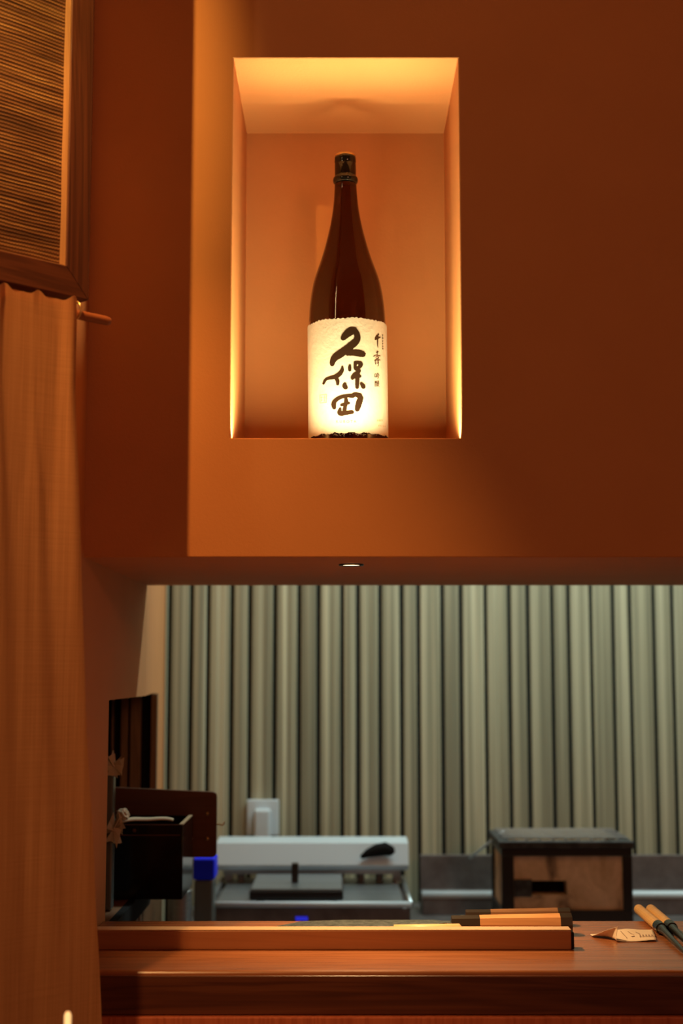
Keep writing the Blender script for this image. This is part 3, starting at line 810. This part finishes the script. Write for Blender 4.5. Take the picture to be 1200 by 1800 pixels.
# black cloth-like scraper lying on the ledge
p = atY(662, 1497, YL-.006)
bm = bmesh.new()
tube(bm, [p+Vector((-.034, 0, -.012)), p+Vector((-.020, 0, -.004)), p+Vector((0, 0, .003)), p+Vector((.018, 0, .006)), p+Vector((.032, 0, 0)), p+Vector((.036, 0, -.004))], [(.005, .004), (.008, .009), (.010, .0135), (.010, .0145), (.008, .011), (.004, .005)], 16)
child(obj('control_knob', bm, 'black_matte', smooth=True), ck)
xh0, xh1 = atY(438, 1575, YD0+.02).x, atY(603, 1575, YD0+.02).x
hob = thing('flat_hob', 'flat square black hob standing on the steel cooker deck', 'hob', ((xh0+xh1)/2, YD0+.02, zd))
for nm, a, mt, bv in (('hob_body', (xh0, xh1, YD0+.018, YD0+.235, zd+.002, zd+.020), 'black_metal', .003),
                      ('glass_top', (xh0+.003, xh1-.003, YD0+.022, YD0+.231, zd+.020, zd+.0235), 'steel', .001)):
    child(obj(nm, B(*a), mt, bevel=bv), hob)
for x in (xh0+.02, xh1-.02):
    for y_ in (YD0+.04, YD0+.21): child(obj('foot', lathe(bmesh.new(), [(.009, 0), (.009, .006)], 16, (x, y_, zd-.0035)), 'rubber'), hob)
p = atY(518, 1548, YD0+.10)
child(obj('lever', B(p.x-.007, p.x+.007, YD0+.10, YD0+.12, zd+.023, zd+.062), 'knife_ferrule', bevel=.002), hob)
p = atY(530, 1604, YD0+.012)
child(obj('indicator', B(p.x-.012, p.x+.012, YD0+.009, YD0+.0119, zd-.036, zd-.028), 'blue_led', bevel=.001), ck)

# stainless back upstand and trough at the right
YT = 3.16
p, q = atY(738, 1503, YT+.07), atY(738, 1560, YT+.07)
p0_ = atY(742, 1568, YT)
zt1 = atY(800, 1563, YT+.065).z; zt2 = atY(800, 1578, YT).z
tr_ = thing('steel_trough', 'stainless steel trough with tall upstand along the slatted wall', 'trough', (.7, YT, ZBN))
child(obj('upstand', B(p.x, XR-.02, YT+.07, YT+.085, ZBN, p.z), 'dark_steel', bevel=.002), tr_)
child(obj('rolled_edge', tube(bmesh.new(), [(p0_.x, YT+.008, zt2+.004), (XR-.02, YT+.008, zt2+.004)], .0095, 14), 'white_plastic', smooth=True), tr_)  # white instead of steel: light reflected off the edge put into the colour
bm = bmesh.new()
pr = [(YT, zt2), (YT+.072, zt1), (YT+.072, ZBN), (YT, ZBN)]
va = [bm.verts.new((p0_.x, y_, z_)) for y_, z_ in pr]; vb = [bm.verts.new((XR-.02, y_, z_)) for y_, z_ in pr]
bm.faces.new(va); bm.faces.new(vb[::-1])
for i in range(4): bm.faces.new((va[i], va[(i+1) % 4], vb[(i+1) % 4], vb[i]))
child(obj('basin', bm, 'dark_steel', bevel=.002), tr_)

# charcoal grill box
YK = 2.90
p, q = atY(882, 1488, YK), atY(1113, 1612, YK)
ztk = p.z; zbk = ZBN; DK = .205
kn = thing('charcoal_grill', 'black-framed tan charcoal grill box with sooty vent window', 'grill', ((p.x+q.x)/2, YK, zbk))
x0, x1 = p.x, q.x; fw = .018
def kb(nm, a, mt, bev=.0015): o = obj(nm, B(*a), mt, bevel=bev); child(o, kn); return o
zl = atY(1000, 1600, YK).z
# front window px 945-998, py 1547-1575
wx0, wx1 = atY(905, 1560, YK).x, atY(997, 1560, YK).x
wz1, wz0 = atY(1000, 1549, YK).z, atY(1000, 1574, YK).z
pt = atY(1000, 1505, YK).z; pb = zl; xi0, xi1 = atY(903, 1550, YK).x, atY(1095, 1550, YK).x
bm = bmesh.new()
box(bm, x0+.004, x1-.004, YK+.006, YK+DK-.004, wz1, ztk-.008); box(bm, x0+.004, x1-.004, YK+.006, YK+DK-.004, zbk+.004, wz0)
box(bm, wx1, x1-.004, YK+.006, YK+DK-.004, wz0, wz1); box(bm, x0+.004, wx0+.012, YK+.006, YK+DK-.004, wz0, wz1)
box(bm, wx0+.012, wx1, YK+.05, YK+DK-.004, wz0, wz1)
o = obj('stone_body', bm, 'diatomite'); child(o, kn)
kb('vent_interior', (wx0+.012, wx1, YK+.046, YK+.0495, wz0, wz1), 'black_matte', 0)
kb('vent_shutter', (wx0-.001, wx0+.034, YK+.003, YK+.006, wz0-.003, wz1+.003), 'sooty_metal', .001)
kb('frame_bar', (x0, x1, YK, YK+.006, pt, ztk-.004), 'black_metal'); kb('frame_bar', (x0, x1, YK, YK+.006, zbk, pb), 'black_metal')
kb('frame_post', (x0, xi0, YK, YK+.006, pb, pt), 'black_metal'); kb('frame_post', (xi1, x1, YK, YK+.006, pb, pt), 'black_metal')
kb('frame_bar', (x0-.001, x0+.004, YK+.006, YK+DK, pt, ztk-.004), 'black_metal'); kb('frame_bar', (x0-.001, x0+.004, YK+.006, YK+DK, zbk, pb), 'black_metal')
kb('frame_post', (x0-.001, x0+.004, YK+DK-.02, YK+DK, pb, pt), 'black_metal')
kb('frame_post', (x0-.001, x0+.004, YK+.006, YK+.010, pb, pt), 'black_metal')
# top rim with wire mesh
for a in ((x0-.006, x1+.004, YK-.004, YK+.022, ztk-.004, ztk+.010), (x0-.006, x1+.004, YK+DK-.02, YK+DK+.004, ztk-.004, ztk+.010),
          (x0-.006, x0+.018, YK+.022, YK+DK-.02, ztk-.004, ztk+.010), (x1-.02, x1+.004, YK+.022, YK+DK-.02, ztk-.004, ztk+.010)):
    kb('rim', a, 'sooty_metal', .002)
for k in range(9):
    xx = x0+.025+(x1-x0-.05)*k/8
    child(obj('grill_wire', tube(bmesh.new(), [(xx, YK+.008, ztk+.0118), (xx, YK+DK-.008, ztk+.0118)], .0018, 8), 'steel'), kn)
for k in range(6):
    yy = YK+.025+(DK-.05)*k/5
    child(obj('grill_wire', tube(bmesh.new(), [(x0+.004, yy, ztk+.0150), (x1-.004, yy, ztk+.0150)], .0016, 8), 'steel'), kn)
# tongs leaning on the grill's rim
a, c = atY(826, 1508, YT+.06), atY(884, 1481, YK+.10); c.z = ztk+.0185
d = (c-a).normalized()
tg = thing('tongs', 'thin pale metal tongs leaning on the side of the charcoal grill', 'tongs', tuple(a))
for s in (-1, 1):
    off = Vector((0, .006*s, .0))
    obj('arm', tube(bmesh.new(), [off*1.0, (c-a)*.5+off*.6, (c-a)+off*.1], [(.0030, .0016)]*3, 10), 'white_plastic', tg, smooth=True)

# containers beside the cooker
YQ = 2.78
p, q = atY(339, 1509, YQ), atY(377, 1547, YQ)
ctn = thing('plastic_container', 'tall clear plastic container with a bright blue lid', 'container', ((p.x+q.x)/2, YQ+.04, ZBN))
hw = (q.x-p.x)/2
obj('lid', B(-hw, hw, -.04, .03, q.z-ZBN, p.z-ZBN), 'blue_plastic', ctn, bevel=.004, seg=3)
obj('body', B(-hw*.9, hw*.9, -.036, .026, 0, q.z-ZBN), 'smoke_plastic', ctn, bevel=.006, seg=3)
p, q = atY(288, 1566, 2.70), atY(332, 1566, 2.70)
stp = thing('steel_pot', 'small round steel pot on the bench beside the blue-lidded container', 'pot', ((p.x+q.x)/2+.004, 2.72, ZBN))
r_ = (q.x-p.x)/2; hh = p.z-ZBN
obj('body', lathe(bmesh.new(), [(r_*.90, 0), (r_*.95, .006), (r_*.95, hh-.004), (r_*.90, hh-.004), (r_*.88, .008)], 36), 'steel', stp, smooth=False)
obj('rim', lathe(bmesh.new(), [(r_*.95, hh-.006), (r_*1.02, hh-.003), (r_*1.0, hh), (r_*.90, hh-.001), (r_*.90, hh-.006)], 36, caps=False), 'steel', stp, smooth=True)

# ------------------------------------------------------------------ things on the side sill
YX = 2.22
p, q = atY(200, 1450, YX), atY(320, 1564, YX)
ztb, zbb = p.z, ZSILL+.0015
xb0, xb1 = xleft(YX)-.085, q.x
DB = .15
cx_ = thing('black_box', 'open black lacquer box with a fine red line standing on the side sill', 'box', ((xb0+xb1)/2, YX, zbb))
th = .005
bm = bmesh.new()
box(bm, xb0, xb1, YX, YX+th, zbb, ztb); box(bm, xb0, xb1, YX+DB-th, YX+DB, zbb, ztb)
box(bm, xb0, xb0+th, YX+th, YX+DB-th, zbb, ztb); box(bm, xb1-th, xb1, YX+th, YX+DB-th, zbb, ztb); box(bm, xb0+th, xb1-th, YX+th, YX+DB-th, zbb, zbb+th)
child(obj('box_body', bm, 'black_gloss', bevel=.0012), cx_)
child(obj('lining', B(xb1-th-.0012, xb1-.0002, YX+th, YX+DB-th, ztb-.03, ztb+.0008), 'tan_lining'), cx_)
for pz in (1449.5, 1468):
    z_ = atY(300, pz, YX).z
    child(obj('red_line', B(xb0+.002, xb1-.004, YX-.0005, YX+.0002, z_-.0006, z_+.0006), 'board_wood'), cx_)
pc = atY(236, 1460, YX)
child(obj('stud', lathe(bmesh.new(), [(.0028, 0), (.0022, .0018), (.0008, .0026)], 14), 'board_wood'), cx_)
dd = cx_.children[-1]; dd.matrix_parent_inverse = Matrix(); dd.location = pc - cx_.location + Vector((0, 0, 0)); dd.rotation_euler = (R(90), 0, 0)

# brown wooden board standing behind the box
YX2 = YX + DB + .012
p, q = atY(200, 1390, YX2), atY(380, 1507, YX2)
bx0, bx1 = xleft(YX2)-.05, q.x
bd = thing('wooden_board', 'brown wooden board with four brass screws standing behind the black box', 'board', ((bx0+bx1)/2, YX2, zbb))
bm = bmesh.new()
zt_l, zt_r, zb_ = atY(205, 1384, YX2).z, atY(378, 1392, YX2).z, q.z
rc_ = .007; out = [(bx0, zb_), (bx1-rc_, zb_)] + [(bx1-rc_+rc_*math.sin(a), zb_+rc_-rc_*math.cos(a)) for a in (.5, 1.0, 1.57)] + [(bx1-rc_+rc_*math.cos(a), zt_r-rc_+rc_*math.sin(a)) for a in (0, .5, 1.0, 1.57)] + [(bx0, zt_l)]
f_ = [bm.verts.new((x, YX2, z)) for x, z in out]; k_ = [bm.verts.new((x, YX2+.009, z)) for x, z in out]
bm.faces.new(f_); bm.faces.new(k_[::-1])
for i in range(len(out)): j = (i+1) % len(out); bm.faces.new((f_[i], f_[j], k_[j], k_[i]))
child(obj('panel', bm, 'board_wood', bevel=.001), bd)
child(obj('foot_rail', B(bx0, xleft(YX2)+.01, YX2+.001, YX2+.03, zbb, zb_+.02), 'board_wood', bevel=.001), bd)
for sx_, sy_ in ((364, 1430), (364, 1474), (336, 1474), (336, 1440)):
    pc = atY(sx_, sy_, YX2)
    s_ = obj('screw', lathe(bmesh.new(), [(.0030, 0), (.0026, .001), (.0012, .0016)], 14), 'brass', bd, smooth=True)
    s_.location = pc - bd.location; s_.rotation_euler = (R(90), 0, 0)
pc = atY(384, 1450, YX2)
hk = obj('latch', tube(bmesh.new(), [(-.006, .004, .001), (0, .002, .001), (.006, .002, -.001), (.0095, .002, .003), (.0095, .002, .006)], .0012, 8), 'brass', bd, smooth=True)
hk.location = pc - bd.location

# folded paper strip lying over the box
a, c = atY(212, 1437, YX+.03), atY(305, 1435, YX+.05)
bm = bmesh.new(); g = []
for k in range(15):
    f = k/14; p = a.lerp(c, f); up = .004*math.sin(f*math.pi) + .0012*math.sin(f*9)
    hw_ = .010*(1-.55*f)
    g.append([bm.verts.new((p.x, p.y-hw_, ztb+.001+up*.8)), bm.verts.new((p.x, p.y, ztb+.0045+up)), bm.verts.new((p.x, p.y+hw_, ztb+.0025+up))])
for r0, r1 in zip(g, g[1:]):
    for k in (0, 1): bm.faces.new((r0[k], r0[k+1], r1[k+1], r1[k]))
ps = tag(obj('paper_strip', bm, 'pale_paper', smooth=True), 'crumpled strip of tan paper lying across the open black box', 'paper')
sd = ps.modifiers.new('s', 'SOLIDIFY'); sd.thickness = .0016
pc = atY(216, 1432, YX+.02)
bm = bmesh.new(); bmesh.ops.create_icosphere(bm, subdivisions=3, radius=.0098)
for v in bm.verts:
    v.co *= 1 + .25*math.sin(v.co.x*900+v.co.z*500)*math.cos(v.co.y*700); v.co.z *= .95
o = obj('knot', bm, 'pale_paper'); o.location = (pc.x, pc.y, pc.z); o.parent = ps

# clear plastic sleeves stacked in the near corner of the side opening
def crumple(label, cx, cy, rx, rz, Yc, seed):
    """crushed film: a faceted, spiky sheet around a pixel centre with radii in pixels"""
    rnd = random.Random(seed); c0 = atY(cx, cy, Yc); k = pxw(c0)/F
    bm = bmesh.new()
    for n_ in range(11):          # creased flaps of film
        a0 = rnd.uniform(0, 6.28); a1 = a0 + rnd.uniform(.7, 1.5); yo = rnd.uniform(-.016, .016); r0, r1 = rnd.uniform(.55, 1), rnd.uniform(.55, 1)
        P = lambda a, r, y: (math.cos(a)*rx*k*r, yo+y, math.sin(a)*rz*k*r)
        c_ = bm.verts.new(P(a0+.3, -.15, 0)); e0 = bm.verts.new(P(a0, r0, rnd.uniform(-.008, .008)))
        em = bm.verts.new(P((a0+a1)/2, (r0+r1)/2*.8, rnd.uniform(-.012, .004))); e1 = bm.verts.new(P(a1, r1, rnd.uniform(-.008, .008)))
        bm.faces.new((c_, e0, em)); bm.faces.new((c_, em, e1))
    o = obj('plastic_wrapper', bm, 'film'); o.location = c0
    o.modifiers.new('s', 'SOLIDIFY').thickness = .0005
    return tag(o, label, 'wrapper', 'plastic wrappers in the side opening')
YCR = 2.13
hd = thing('plastic_holder', 'upright clear plastic holder at the near corner of the side opening', 'holder', (XJ-.04, YCR, zbb))
p, q = atY(202, 1348, YCR), atY(202, 1440, YCR)
hgt = p.z-zbb
obj('column', B(-.05, p.x-(XJ-.04), -.012, .012, 0, hgt), 'smoke_plastic', hd, bevel=.003)
crumple('crumpled clear plastic wrapper at the top of the upright holder', 200, 1345, 22, 26, YCR-.02, 3)
crumple('crumpled clear plastic wrapper hanging beside the black box', 202, 1457, 22, 34, YCR-.02, 5)
